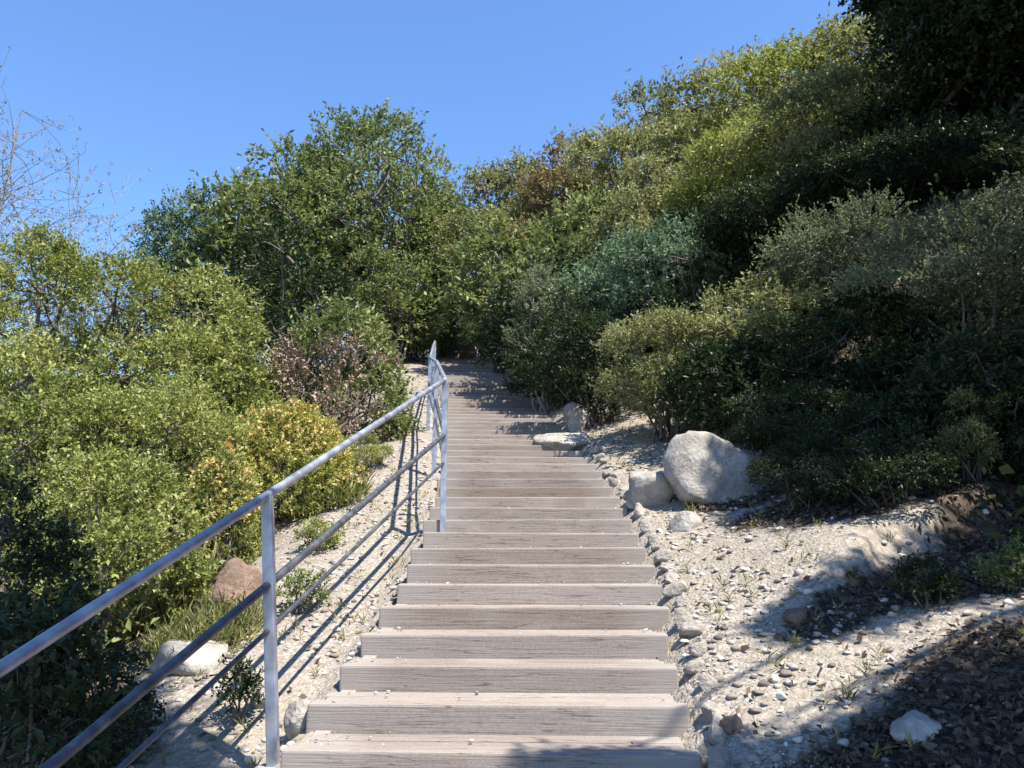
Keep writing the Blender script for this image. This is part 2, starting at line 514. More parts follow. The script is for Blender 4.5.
shade_mask = shade_litter(GX, GY)
tint = np.stack([grav.ravel(), shade_mask.ravel(), 0 * grav.ravel()], -1)
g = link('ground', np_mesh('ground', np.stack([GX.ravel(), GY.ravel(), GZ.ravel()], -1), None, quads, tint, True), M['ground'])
tag(g, kind='structure')

# ------------------------------------------------------------------ rocks and pebbles
def rock_mesh(name, seed, sub, dims, cuts=16, rough=.10, sharp=.66):
    rg = np.random.default_rng(seed)
    bm = bmesh.new()
    bmesh.ops.create_icosphere(bm, subdivisions=sub, radius=1)
    V = np.array([v.co[:] for v in bm.verts])
    tris = np.array([[v.index for v in f.verts] for f in bm.faces], dtype=np.int32)
    bm.free()
    for k in range(cuts):
        n_ = rg.normal(size=3); n_ /= np.linalg.norm(n_)
        h = rg.uniform(sharp - .15, sharp + .15)
        dd = V @ n_
        V = V - np.maximum(dd - h, 0)[:, None] * n_ * .9
    if rough:
        off = Vector(rg.uniform(0, 50, 3))
        dn = np.array([mnoise.fractal(Vector(v) * 2.4 + off, 1.0, 2.0, 5) for v in V])
        V = V * (1 + rough * dn)[:, None]
    return np_mesh(name, V * np.array(dims), tris, smooth=False), V, tris


def boulder(label, px, base, wpx, hpx, d, seed, material='rock', group=None, rz=0, depthf=.85, cat='boulder', name='boulder', sink=.25):
    p = at(px, base, d)
    wd, hd = wpx / F * d, hpx / F * d
    z = HH(p[0], p[1])
    h = hd / (2 - sink * 2) 
    me, _, _ = rock_mesh(name, seed, 4 if wpx > 45 else 3, (wd / 2 * 1.08, wd / 2 * depthf, h * 1.1))
    me.polygons.foreach_set('use_smooth', np.ones(len(me.polygons), dtype=bool))
    o = link(name, me, M[material])
    o.location = (p[0], p[1] + wd * .3, z + h * (1 - 2 * sink))
    o.rotation_euler = (0, 0, rz)
    tag(o, label, cat, group)
    return o


boulder('largest pale grey boulder right of the steps below the dark shrubs', 725, 502, 106, 84, 5.5, 3)
boulder('low pale boulder touching the left side of the largest boulder', 652, 500, 62, 40, 5.75, 5)
boulder('flat grey rock lying at the right edge of the upper steps', 562, 436, 62, 34, 8.4, 8)
boulder('small upright rock just above the flat grey rock on the stair edge', 580, 412, 34, 32, 9.2, 12, cat='rock', name='rock')
boulder('small grey stone half sunk in the gravel below the largest boulder', 690, 516, 40, 22, 5.1, 15, cat='rock', name='rock')
boulder('brown boulder behind the railing among yellow green plants', 226, 592, 66, 56, 4.3, 21, material='brownrock')
boulder('grey rock outcrop standing in shade at the head of the steps', 458, 356, 50, 34, 22.3, 23)
boulder('low dark rock beside the outcrop at the head of the steps', 494, 358, 40, 26, 21.5, 27, cat='rock', name='rock')
boulder('thin pale rock ledge poking from the shade right of the largest boulder', 806, 472, 70, 22, 5.6, 31, cat='rock', name='rock', rz=.3)
boulder('pale rock lying in the gravel by the foot of the near railing post', 262, 668, 30, 26, 3.35, 35, cat='rock', name='rock')
boulder('long pale rock behind the lower rails left of the near railing post', 178, 632, 110, 40, 3.7, 52, cat='rock', name='rock')
boulder('pale rock just right of the foot of the near railing post', 300, 700, 36, 40, 3.05, 55, cat='rock', name='rock')
boulder('dark brown stone on the gravel right of the nearest steps', 802, 655, 34, 16, 3.45, 41, material='brownrock', cat='stone', name='stone')
boulder('pale flat stone in the lower right shade', 925, 735, 70, 26, 2.5, 44, cat='stone', name='stone')
boulder('dark rounded stone on the gravel close to the lowest steps', 735, 725, 30, 17, 2.75, 47, material='brownrock', cat='stone', name='stone')

rg = np.random.default_rng(11)
PR = [rock_mesh('p', 100 + i, 2, (1, 1, 1), cuts=11, rough=0, sharp=.62)[1:] for i in range(6)]


def pebbles(name, n, xfun, yr, sizes, material, power, zf=None):
    zf = zf or HH
    V, T, k = [], [], 0
    for i in range(n):
        y = yr[0] + (yr[1] - yr[0]) * rg.random() ** power
        x = xfun(y)
        if x is None: continue
        if zf is HH and .5 + .5 * math.sin(3.1 * x + 1.3 * y) * math.sin(2.3 * y - 1.7 * x + 1) + .3 * math.sin(9 * x + 7 * y) < rg.random() * .62: continue
        s = sizes[0] + (sizes[1] - sizes[0]) * rg.random() ** 7
        pv, pt = PR[rg.integers(6)]
        a = rg.uniform(0, 6.28); ca, sa = math.cos(a), math.sin(a)
        q = pv * np.array([s, s * rg.uniform(.6, 1), s * rg.uniform(.4, .75)])
        q = np.stack([q[:, 0] * ca - q[:, 1] * sa, q[:, 0] * sa + q[:, 1] * ca, q[:, 2]], -1)
        V.append(q + np.array([x, y, zf(x, y) + s * .2])); T.append(pt + k); k += len(pv)
    tn = np.repeat(rg.random((len(V), 1)), len(V[0]), axis=0) if False else np.concatenate([np.tile(rg.random((1, 3)), (len(q), 1)) for q in V])
    me = np_mesh(name, np.concatenate(V), np.concatenate(T), tint=tn)
    o = link(name, me, material)
    return tag(o, kind='stuff')


m, t, b, out = mat('pebble_stone')
a_ = N(t, 'ShaderNodeAttribute', attribute_name='tint')
sx = N(t, 'ShaderNodeSeparateXYZ'); t.links.new(a_.outputs['Vector'], sx.inputs[0])
t.links.new(ramp(t, sx.outputs[0], [(0, (.11, .085, .07)), (.2, (.22, .185, .155)), (.5, (.36, .31, .27)), (.75, (.43, .39, .33)), (1, (.58, .56, .52))]), b.inputs['Base Color'])
b.inputs['Roughness'].default_value = .9
M['pebble'] = m


def xr_right(y):
    tt = abs(rg.normal()) * .55 + .02 if rg.random() < .6 else rg.uniform(.02, 2.0)
    return float(xc(y)) + WST / 2 + .02 + tt


def xr_left(y):
    return float(xc(y)) - WST / 2 - .03 - abs(rg.normal()) * .7


pb = pebbles('gravel', 30000, lambda y: xr_right(y) if rg.random() < .52 else xr_left(y), (1.6, 16), (.004, .032), M['pebble'], 1.7)
tag(pb, 'loose cream and grey gravel lying along both sides of the steps', 'gravel')

def on_tread(x, y):
    return float(zs(1.95 + math.floor((y - 1.95) / .3048) * .3048)) + .003


def x_tread(y):
    if (y - 1.95) % .3048 < .05: return None
    e_ = abs(rg.normal()) * .11 + .01
    if rg.random() < .25: e_ = rg.uniform(0, .7)
    if e_ > .69: return None
    return float(xc(y)) + (WST / 2 - .03 - e_) * (1 if rg.random() < .5 else -1)


pg = pebbles('grit', 1500, x_tread, (1.97, 12), (.003, .014), M['pebble'], 1.6, on_tread)
tag(pg, 'small grit spilled on the treads near both ends of the steps', 'grit')
lx = np.array([(l[0], l[1], max(l[2], l[3]) * 1.2) for l in SHADE_PATCH])
pk = rg.choice(len(SHADE_PATCH), 22000, p=lx[:, 2] ** 2 / (lx[:, 2] ** 2).sum())
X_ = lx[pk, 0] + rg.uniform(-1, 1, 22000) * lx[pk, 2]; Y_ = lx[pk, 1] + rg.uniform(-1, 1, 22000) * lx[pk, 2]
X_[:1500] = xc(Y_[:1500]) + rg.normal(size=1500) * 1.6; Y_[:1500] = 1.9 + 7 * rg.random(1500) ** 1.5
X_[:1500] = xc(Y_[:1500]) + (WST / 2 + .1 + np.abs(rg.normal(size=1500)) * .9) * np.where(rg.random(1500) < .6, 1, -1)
ok = shade_litter(X_, Y_) > rg.random(22000) * .9 + .05
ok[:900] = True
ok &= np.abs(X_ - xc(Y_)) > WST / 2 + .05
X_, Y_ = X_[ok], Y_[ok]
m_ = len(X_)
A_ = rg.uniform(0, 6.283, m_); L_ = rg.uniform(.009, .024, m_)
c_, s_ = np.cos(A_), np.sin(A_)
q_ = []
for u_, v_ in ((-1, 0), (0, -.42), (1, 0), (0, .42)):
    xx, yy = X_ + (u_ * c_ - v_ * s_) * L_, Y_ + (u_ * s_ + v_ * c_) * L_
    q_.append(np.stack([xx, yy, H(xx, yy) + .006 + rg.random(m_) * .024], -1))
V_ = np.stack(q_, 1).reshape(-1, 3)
M['shade_litter'] = leaf_mat('shade_dark_leaves', [(.03, .022, .016), (.07, .052, .036), (.15, .11, .075)], rough=.9, trans=.05)  # dark leaf colours that deepen the painted ground shade
lo = link('shade_leaves', np_mesh('shade_leaves', V_, None, np.arange(m_ * 4).reshape(-1, 4), np.repeat(rg.random((m_, 3)), 4, axis=0)), M['shade_litter'])
tag(lo, 'dark dead leaves added to deepen the ground shade, a few strewn over the gravel', 'shade leaves', kind='stuff')

# ------------------------------------------------------------------ stair
stair = empty('wooden_stairs', (float(xc(1.5)), 1.5, float(zs(1.5))))
tag(stair, 'long flight of weathered grey timber steps climbing the hillside', 'stairs')
STEP = .3048
sr = random.Random(5)


def heading(y):
    h = math.atan2(float(xc(y + .6) - xc(y - .6)), 1.2)
    return -h * (.35 if y < 6 else .35 + .5 * min(1, (y - 6) / 5))


def beam(bm, sx, sy, sz, cx, cy, cz, bev=.006, jit=.0):
    r_ = bmesh.ops.create_cube(bm, size=1)
    vs = r_['verts']
    for v in vs:
        v.co = Vector((v.co.x * sx + cx + sr.uniform(-jit, jit), v.co.y * sy + cy + sr.uniform(-jit, jit) * .3, v.co.z * sz + cz + sr.uniform(-jit, jit) * .3))
    es = list({e for v in vs for e in v.link_edges})
    bmesh.ops.bevel(bm, geom=es, offset=bev, segments=2, affect='EDGES', profile=.6)


def bm_obj(name, bm, material, parent, loc, rot):
    me = bpy.data.meshes.new(name)
    bm.to_mesh(me); bm.free()
    o = link(name, me, material)
    o.parent = parent
    o.matrix_parent_inverse = Matrix.Translation(-Vector(parent.location)) if parent else Matrix()
    o.location = loc
    o.rotation_euler = rot
    return o


RISE = STEP * .3056
y = 1.95
k = 0
ytop = 20.6
FIRST_Y = y
while y < ytop:
    x0, z0 = float(xc(y)), float(zs(y))
    rz = heading(y)
    wd = WST + sr.uniform(-.03, .03)
    dx = sr.uniform(-.02, .02)
    # riser timber: its top is the light nosing, set a touch proud of the tread boards
    bm = bmesh.new()
    beam(bm, wd + .02, .095, RISE + .07, dx, .0475, -(RISE + .07) / 2 + .004, bev=.009, jit=.006)
    bm_obj('riser', bm, M['timber'], stair, (x0, y, z0), (sr.uniform(-.012, .012), sr.uniform(-.006, .006), rz + sr.uniform(-.01, .01)))
    bm = bmesh.new()
    dep = STEP - .095
    nb = 2
    bw = dep / nb
    for q in range(nb):
        beam(bm, wd - .03 + sr.uniform(-.015, .015), bw - .007, .035, dx + sr.uniform(-.01, .01), .099 + bw * (q + .5), -.0215 + sr.uniform(-.003, .003), bev=.005, jit=.003)
    bm_obj('tread', bm, M['timber'], stair, (x0, y, z0 - .002), (0, sr.uniform(-.004, .004), rz))
    y += STEP
    k += 1
print('steps', k)
# side timbers following the flight
for sgn in (-1, 1):
    bm = bmesh.new()
    ys = np.arange(1.9, ytop, .6)
    prev = None
    for yy in ys:
        xx = float(xc(yy)) + sgn * (WST / 2 - .03)
        zz = float(zs(yy)) - .175
        ring = [bm.verts.new((xx + ax * .03, yy, zz + az * .075)) for ax, az in ((-1, -1), (1, -1), (1, 1), (-1, 1))]
        if prev:
            for i in range(4):
                bm.faces.new((prev[i], prev[(i + 1) % 4], ring[(i + 1) % 4], ring[i]))
        else:
            bm.faces.new(ring[::-1])
        prev = ring
    bm.faces.new(prev)
    bmesh.ops.recalc_face_normals(bm, faces=bm.faces)
    bm_obj('stringer', bm, M['timber'], stair, (0, 0, 0), (0, 0, 0))

# row of rough stones that holds the gravel along the right side
er = random.Random(3)
kinds_ = []
for q in range(5):
    me_, _, _ = rock_mesh('stone', 300 + q, 3, (.085, .065, .06), cuts=14, rough=.16, sharp=.6)
    me_.polygons.foreach_set('use_smooth', np.ones(len(me_.polygons), dtype=bool))
    me_.materials.append(M['edging'])
    kinds_.append(me_)
yy = 2.05
while yy < 9.2:
    o = bpy.data.objects.new('edging_stone', kinds_[er.randrange(5)])
    COL.objects.link(o)
    k_ = er.uniform(.55, 1.15)
    xx = float(xc(yy)) + WST / 2 + .075 + er.uniform(-.015, .03)
    o.location = (xx, yy, HH(xx, yy) + er.uniform(-.012, .018))
    o.scale = (k_ * .8, k_, k_ * er.uniform(.7, 1.1))
    o.rotation_euler = (er.uniform(-.3, .3), er.uniform(-.3, .3), 1.57 + er.uniform(-.6, .6))
    tag(o, 'small rough pale stone in the row edging the right side of the steps', 'stone', 'stones edging the right side of the steps')
    yy += er.uniform(.10, .26)

# ------------------------------------------------------------------ railing
posts = []      # (foot, top)
for px, py, d, lean in ((273, 775, 2.85, -.075), (443, 520, 5.53, .0), (434, 468, 7.3, .01), (428, 430, 9.45, .01), (432, 405, 11.6, 0), (434, 392, 13.2, 0)):
    p = at(px, py, d)
    p[2] = HH(p[0], p[1])
    top = at(px, py, d)
    hgt = .985 + (top[2] - p[2])
    hgt = max(.80, min(1.25 if d < 8 else .90, hgt))
    posts.append((p, p + np.array([lean, -.01, hgt])))
# a post below the frame, behind the photographer's left hand
d0 = posts[1][1] - posts[0][1]
p0t = posts[0][1] - d0 * 1.0
p0 = p0t.copy(); p0[2] = HH(p0[0], p0[1])
posts.insert(0, (p0, p0t))
rail = empty('handrail', tuple(posts[1][0]))
tag(rail, 'grey galvanised steel handrail with square posts along the left side of the steps', 'railing')
inv = Matrix.Translation(-Vector(rail.location))


def sub(name, me, material, parent):
    o = link(name, me, material, parent)
    if parent is rail: o.matrix_parent_inverse = inv
    return o


for (a, b_) in posts:
    bm = bmesh.new()
    beam(bm, .04, .04, 1, 0, 0, .5, bev=.004)
    me = bpy.data.meshes.new('post')
    ax = Vector(b_ - a); L = ax.length
    for v in bm.verts: v.co.z = v.co.z * (L + .18) - .18
    mt = Matrix.Translation(Vector(a)) @ Vector((0, 0, 1)).rotation_difference(ax).to_matrix().to_4x4()
    bm.transform(mt)
    bm.to_mesh(me); bm.free()
    po = sub('post', me, M['steel'], rail)
    # concrete footing, half out of the ground
    T = Tubes()
    r0 = .07
    T.tube([a + np.array([0, 0, -.15]), a + np.array([0, 0, .0]), a + np.array([0, 0, .008]), a + np.array([0, 0, .013])], [r0, r0, r0 * .93, r0 * .7], 14)
    f_ = link('footing', T.mesh('footing'), M['concrete'], po)
    f_.matrix_parent_inverse = Matrix()


def rail_mesh(name, frac, r, sag=0):
    T = Tubes()
    pts = []
    for i in range(len(posts)):
        a, b_ = posts[i]
        pts.append(a + (b_ - a) * frac + np.array([.0, 0, 0]))
    # straight bays with a small soft bend at each post
    P = []
    for i in range(len(pts)):
        if i > 0: P.append(pts[i] + (pts[i - 1] - pts[i]) * .02)
        P.append(pts[i])
        if i < len(pts) - 1:
            P.append(pts[i] + (pts[i + 1] - pts[i]) * .02)
            mid = (pts[i] + pts[i + 1]) / 2; mid[2] -= sag
            if sag: P.append(mid)
    P.insert(0, P[0] + (P[0] - pts[1]) * .12)
    T.tube(P, r, 12)
    return sub(name, T.mesh(name), M['railsteel' if name == 'top_rail' else 'shadesteel'], rail)


rail_mesh('top_rail', 1.003, .0172)
rail_mesh('middle_rail', .665, .016)
rail_mesh('lower_rail', .50, .0095, .004)

# ------------------------------------------------------------------ vegetation
KIND = {
    #            leaf length, width, per twig, twig length, up, spread, density
    'yellowgreen': dict(L=.050, W=.024, k=10, tw=.15, up=.35, dens=1.0),
    'midgreen':    dict(L=.060, W=.030, k=9, tw=.16, up=.30, dens=1.0),
    'dark':        dict(L=.060, W=.030, k=9, tw=.17, up=.20, dens=1.0),
    'olive':       dict(L=.048, W=.022, k=11, tw=.16, up=.40, dens=1.0),
    'sage':        dict(L=.046, W=.019, k=13, tw=.19, up=.60, dens=1.1),
    'blue':        dict(L=.052, W=.024, k=11, tw=.18, up=.15, dens=1.0),
    'yellow':      dict(L=.045, W=.020, k=10, tw=.14, up=.40, dens=1.0),
    'russet':      dict(L=.050, W=.023, k=10, tw=.16, up=.35, dens=1.0),
    'dry':         dict(L=.045, W=.020, k=10,  tw=.17, up=.45, dens=.9),
}


def unit(v): return v / (np.linalg.norm(v, axis=-1, keepdims=True) + 1e-9)


def leaves(rg, P, D, k, tw, L, W, up, crand):
    """P,D: twig roots and directions; k leaves on each; returns verts, tris, tint"""
    n = len(P)
    s = (np.arange(k)[None, :] + rg.random((n, k))) / k
    twl = tw * rg.uniform(.6, 1.25, (n, 1))
    bend = rg.normal(size=(n, 1, 3)) * .25
    base = P[:, None, :] + D[:, None, :] * (s * twl)[..., None] + bend * ((s ** 2) * twl)[..., None]
    rd = rg.normal(size=(n, k, 3))
    dr = unit(D[:, None, :] * .7 + unit(rd) * .95 + np.array([0, 0, up * .5]))
    side = unit(np.cross(dr, rg.normal(size=(n, k, 3)) * .6 + np.array([0, 0, 1.0])))
    nrm = np.cross(side, dr)
    ll = (L * rg.uniform(.6, 1.25, (n, k)))[..., None]
    ww = (W * rg.uniform(.7, 1.2, (n, k)))[..., None]
    tip = base + dr * ll - nrm * ll * .12
    mid = base + dr * ll * .48
    l_ = mid + side * ww * .5 + nrm * ww * .16
    r_ = mid - side * ww * .5 + nrm * ww * .16
    V = np.stack([base, r_, tip, l_], 2).reshape(-1, 3)
    m_ = n * k
    i0 = np.arange(m_, dtype=np.int32)[:, None] * 4
    T = np.concatenate([i0 + np.array([0, 1, 2], dtype=np.int32), i0 + np.array([0, 2, 3], dtype=np.int32)], 0)
    tn = np.stack([rg.random((n, k)), np.repeat(crand[:, None], k, 1), s], -1).reshape(-1, 3)
    return V, T, np.repeat(tn, 4, axis=0)


def crown_pts(rg, w, dp, h, lobes, zlo, ntw, lobe_r=(.24, .42), top_heavy=0., flat=.8):
    """twig roots/directions/lobe random on a lobed crown of width w, depth dp, height h above ground"""
    if lobes == 0:          # one smooth clipped dome
        dirs = unit(rg.normal(size=(ntw, 3)))
        dirs[:, 2] = np.abs(dirs[:, 2])
        lump = 1 + .035 * np.sin(dirs[:, 0] * 9 + 1) * np.sin(dirs[:, 1] * 8) + .03 * np.sin(dirs[:, 2] * 13 + dirs[:, 0] * 7)
        P = dirs * (rg.uniform(.62, 1, ntw) ** .4 * lump)[:, None] * np.array([.5, .5, 1.0])
        P[:, 2] = np.abs(P[:, 2]) + .01
        sc = np.array([w, dp, h])
        cr = np.clip(.5 + .4 * np.sin(dirs[:, 0] * 5 + 2) * np.sin(dirs[:, 2] * 6) + rg.normal(size=ntw) * .2, 0, 1)
        C = unit(rg.normal(size=(14, 3))); C[:, 2] = np.abs(C[:, 2]); C *= np.array([.36, .36, .75])
        return P * sc, unit(dirs + rg.normal(size=(ntw, 3)) * .35), cr, C * sc
    # leaf masses spread over the outside of the crown, with gaps between them
    cand = unit(rg.normal(size=(60 * lobes, 3)))
    cand[:, 2] = np.abs(cand[:, 2]) * np.where(rg.random(len(cand)) < .35, -.55, 1.0)
    cand *= rg.uniform(.72, 1.0, (len(cand), 1))
    keep = [0]
    dm = np.linalg.norm(cand - cand[0], axis=1)
    while len(keep) < lobes:
        q = int(np.argmax(dm * rg.uniform(.8, 1, len(cand))))
        keep.append(q)
        dm = np.minimum(dm, np.linalg.norm(cand - cand[q], axis=1))
    cc = cand[keep]
    zmid = .42 + .10 * top_heavy
    lr = rg.uniform(*lobe_r, size=lobes) * .5
    C = np.stack([cc[:, 0] * (.5 - lr * .75), cc[:, 1] * (.5 - lr * .75), np.where(cc[:, 2] > 0, zmid + cc[:, 2] * (1 - zmid - lr * .7), zmid + cc[:, 2] * (zmid - zlo))], -1)
    C[:, :2] *= (1 + rg.normal(size=(lobes, 1)) * .08)
    Rr = lr
    pick = rg.choice(lobes, ntw, p=Rr ** 2 / (Rr ** 2).sum())
    dirs = unit(rg.normal(size=(ntw, 3)) + np.array([0, 0, .35]) + unit(C[pick] - np.array([0, 0, .3])) * .5)
    rad = Rr[pick] * rg.uniform(.62, 1.0, ntw) ** .5
    lump = 1 + .22 * np.sin(dirs[:, 0] * 7 + pick * 1.7) * np.sin(dirs[:, 1] * 6 + pick) + .12 * np.sin(dirs[:, 2] * 11 + pick * 2.1)
    lob_keep = lump > rg.uniform(.72, .95, ntw)
    lump = np.where(lob_keep, lump, 1.12)
    P = C[pick] + dirs * (rad * lump)[:, None] * np.array([1.1 if flat < .7 else 1, 1.1 if flat < .7 else 1, flat])
    # fit the envelope
    P[:, 2] = np.clip(P[:, 2], .02, None)
    zmax = np.percentile(P[:, 2], 99.6)
    P[:, 2] /= zmax
    ext = np.percentile(np.abs(P[:, :2]), 98.5, axis=0)
    P[:, :2] *= .5 / ext
    sc = np.array([w, dp, h])
    D = unit(dirs * np.array([1, 1, .8]) + rg.normal(size=(ntw, 3)) * .4)
    lob = rg.random(lobes)
    cr = np.clip(lob[pick] * .65 + rg.random(ntw) * .35, 0, 1)
    Cs = C.copy(); Cs[:, :2] *= .5 / ext; Cs[:, 2] /= zmax
    return P * sc, D, cr, Cs * sc


_seed = [0]
NAMES = {}
total_leaves = 0


def plant(name, label, cat, px, top, wpx, d, kind, group=None, lobes=11, zlo=.12, dp=.95, scale=1.0, dens=1.0, trunk=None,
          second=None, y_top_margin=True, base=None, blossom=0, seed=None, stem_r=None, hmax=None, crown_name='foliage', stem_name='stem', top_heavy=0., leaf=None, lobe_r=(.24, .42), flat=.8):
    """plant whose top shows at pixel row top, centred on column px, wpx wide, standing on the ground at distance d"""
    global total_leaves
    _seed[0] += 1
    rg = np.random.default_rng(1000 + (seed if seed is not None else _seed[0] * 7))
    K = dict(KIND[kind])
    if base: d = ground_at(px, base)
    pm = at(px, top, d)
    x, y = pm[0], pm[1]
    z = HH(x, y)
    h = pm[2] - z
    wd = wpx / F * d
    if h < .12 or h > 9: print('!! height', label, round(h, 2))
    h = max(h, .15)
    if hmax: h = min(h, hmax)
    ls = leaf if leaf else max(.75, min(2.6, d / 8.5)) * scale
    ls = min(ls, max(.35, min(wd, h) / 1.2)) if not leaf else leaf
    if not leaf and lobes: ls *= rg.uniform(.78, 1.3)
    L, W, tw = K['L'] * ls, K['W'] * ls, K['tw'] * ls
    area = 2.6 * (wd * h + wd * wd * .5)
    n = int(min(11000, max(80, 1.35 * dens * K['dens'] * area / (L * W * K['k'] * .9))))
    wi, hi = max(wd - tw * .9, wd * .6), max(h - tw * .55, h * .6)
    P, D, cr, C = crown_pts(rg, wi, wi * dp, hi, lobes, zlo, n, lobe_r, top_heavy, flat)
    D = unit(D + np.array([0, 0, K['up']]))
    root = empty(name, (x, y, z), 0)
    tag(root, label, cat, group)
    if second:
        sel = (P[:, 1] < .12 * wd) & (P[:, 2] < (.62 + .06 * np.sin(P[:, 0] * 9)) * h) & (P[:, 0] < .26 * wd + .1 * wd * np.sin(P[:, 2] * 8))
        P2, D2, c2 = P[sel], D[sel], cr[sel]
        K2 = KIND[second]
        V2, T2, t2 = leaves(rg, P2, D2, K2['k'], K2['tw'] * ls, K2['L'] * ls, K2['W'] * ls * 1.3, .4, c2)
        link('dead_foliage', np_mesh('dead_foliage', V2, T2, tint=t2), M[second], root)
        P, D, cr = P[~sel], D[~sel], cr[~sel]
    V, T, tn = leaves(rg, P, D, K['k'], tw, L, W, K['up'], cr)
    total_leaves += len(T) // 2
    # nothing below the slope it stands on
    gz = H(V[:, 0] + x, V[:, 1] + y) - z
    V[:, 2] = np.where(V[:, 2] < gz + .01, gz + .01 + .25 * np.abs(V[:, 2] - gz) * (rg.random(len(V))) * 0 + np.repeat(rg.random(len(V) // 4), 4) * .05 + V[:, 2] * 0 + (V[:, 2] - np.repeat(V[::4, 2], 4)), V[:, 2])
    link(crown_name, np_mesh(crown_name, V, T, tint=tn), M[kind], root)
    if blossom:
        top_ = np.where(P[:, 2] > .35 * h)[0]
        q = P[top_[rg.integers(len(top_), size=blossom)]] * np.array([1.04, 1.04, 1.0]) + rg.normal(size=(blossom, 3)) * .03 + np.array([0, 0, tw * .55])
        bv, bt, btn = leaves(rg, q, unit(rg.normal(size=(blossom, 3)) * .4 + np.array([0, -.2, 1.0])), 7, .02, .030, .024, .5, np.clip(1.15 - q[:, 2] / h + rg.normal(size=blossom) * .2, 0, 1))
        link('blossoms', np_mesh('blossoms', bv, bt, tint=btn), M['petal'], root)
    # stems: from the foot out to the lobes, then finer twigs
    T_ = Tubes()
    r0 = stem_r if stem_r else max(.012, min(.16, .022 * h))
    if trunk:
        tp = np.array([rg.normal() * .05 * h, rg.normal() * .05 * h, trunk * h])
        T_.tube(bez((0, 0, -.15), (rg.normal() * .06 * h, rg.normal() * .06 * h, trunk * h * .5), tp, 7), np.linspace(r0 * 1.35, r0 * .75, 7), 9)
        start = tp
    else:
        start = np.zeros(3)
    for c in C:
        st = start * rg.uniform(.75, 1) if trunk else np.array([rg.normal() * .08 * wd, rg.normal() * .08 * wd, -.05])
        mid_ = st * .5 + c * .5 + rg.normal(size=3) * .06 * h + np.array([0, 0, .04 * h])
        T_.tube(bez(st, mid_, c, 6), np.linspace(r0 * .6, r0 * .2, 6), 5, cap=False)
        near = P[np.argsort(((P - c) ** 2).sum(1))[::max(1, len(P) // 50)][:7]]
        for q in near:
            T_.tube(bez(c, (c + q) / 2 + rg.normal(size=3) * .03 * h, q, 4), np.linspace(r0 * .22, r0 * .08, 4), 3, cap=False)
    link(stem_name, T_.mesh(stem_name), M['twig'] if kind in ('sage', 'dry') else M['bark'], root)
    return root


GH = 'shrubs on the hillside right of the steps'
GL = 'shrubs on the slope left of the railing'
GT = 'trees at the head of the steps'

# ---- left of the railing
plant('leafy_shrub', 'tall yellow green shrub at the far left under the wispy bare branches', 'shrub', 45, 238, 190, 8.2, 'yellowgreen', GL)
plant('leafy_shrub', 'broad yellow green shrub in the middle of the left slope, widest of them', 'shrub', 165, 262, 200, 8.8, 'yellowgreen', GL, lobes=13)
plant('leafy_shrub', 'yellow green shrub just left of the rounded half brown bush', 'shrub', 236, 300, 110, 8.8, 'yellowgreen', GL)
plant('leafy_shrub', 'lower yellow green shrub in front of the broad shrub, near the left edge', 'shrub', 60, 345, 210, 6.3, 'yellowgreen', GL, lobes=12)
plant('leafy_shrub', 'bright bushy shrub above the brown boulder and behind the top rail', 'shrub', 175, 372, 190, 6.6, 'yellowgreen', GL, lobes=12)
plant('leafy_shrub', 'low bright green bush directly behind the blue toned top rail', 'shrub', 110, 455, 190, 4.9, 'yellowgreen', GL, lobes=9)
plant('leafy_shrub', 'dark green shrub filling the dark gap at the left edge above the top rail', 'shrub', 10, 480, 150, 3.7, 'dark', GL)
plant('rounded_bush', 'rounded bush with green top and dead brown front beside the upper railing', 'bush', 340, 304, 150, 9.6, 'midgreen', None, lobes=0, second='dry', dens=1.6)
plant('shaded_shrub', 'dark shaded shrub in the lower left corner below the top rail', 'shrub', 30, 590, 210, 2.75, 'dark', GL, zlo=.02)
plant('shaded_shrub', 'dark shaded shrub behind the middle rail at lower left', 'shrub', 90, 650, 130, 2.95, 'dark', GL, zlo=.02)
plant('small_plant', 'small bright green plant just right of the near railing post', 'plant', 302, 570, 44, 4.3, 'midgreen', None, lobes=6, base=612)
plant('small_plant', 'low dark green plant around the foot of the near railing post', 'plant', 244, 662, 44, 3.1, 'dark', None, lobes=5, base=716)
print('leaves', total_leaves)

# ---- trees at the head of the steps
TK = dict(crown_name='crown', stem_name='trunk', trunk=.3, lobe_r=(.34, .5), dens=1.5)
plant('broad_tree', 'tallest round crowned green tree at the head of the steps', 'tree', 374, 118, 180, 22.5, 'midgreen', GT, lobes=26, zlo=.12, **TK)
plant('broad_tree', 'green tree directly left of the tallest tree with a lower crown', 'tree', 298, 152, 150, 21.5, 'midgreen', GT, lobes=20, zlo=.1, **TK)
plant('broad_tree', 'green tree second from the left among the trees at the head of the steps', 'tree', 236, 184, 120, 20.5, 'midgreen', GT, lobes=16, zlo=.1, **TK)
plant('broad_tree', 'small bluish green tree leftmost of the trees at the head of the steps', 'tree', 178, 196, 90, 20, 'blue', GT, lobes=14, zlo=.1, **TK)
plant('broad_tree', 'green tree between the tallest tree and the hillside', 'tree', 446, 186, 95, 22.8, 'midgreen', GT, lobes=14, zlo=.1, **TK)
plant('leafy_shrub', 'dark green shrub under the tallest tree behind the rounded half brown bush', 'shrub', 290, 232, 130, 17.5, 'dark', None, lobes=12)
plant('leafy_shrub', 'mid green shrub under the trees, close to the left of the stair head', 'shrub', 392, 250, 90, 19.5, 'midgreen', None, lobes=12)

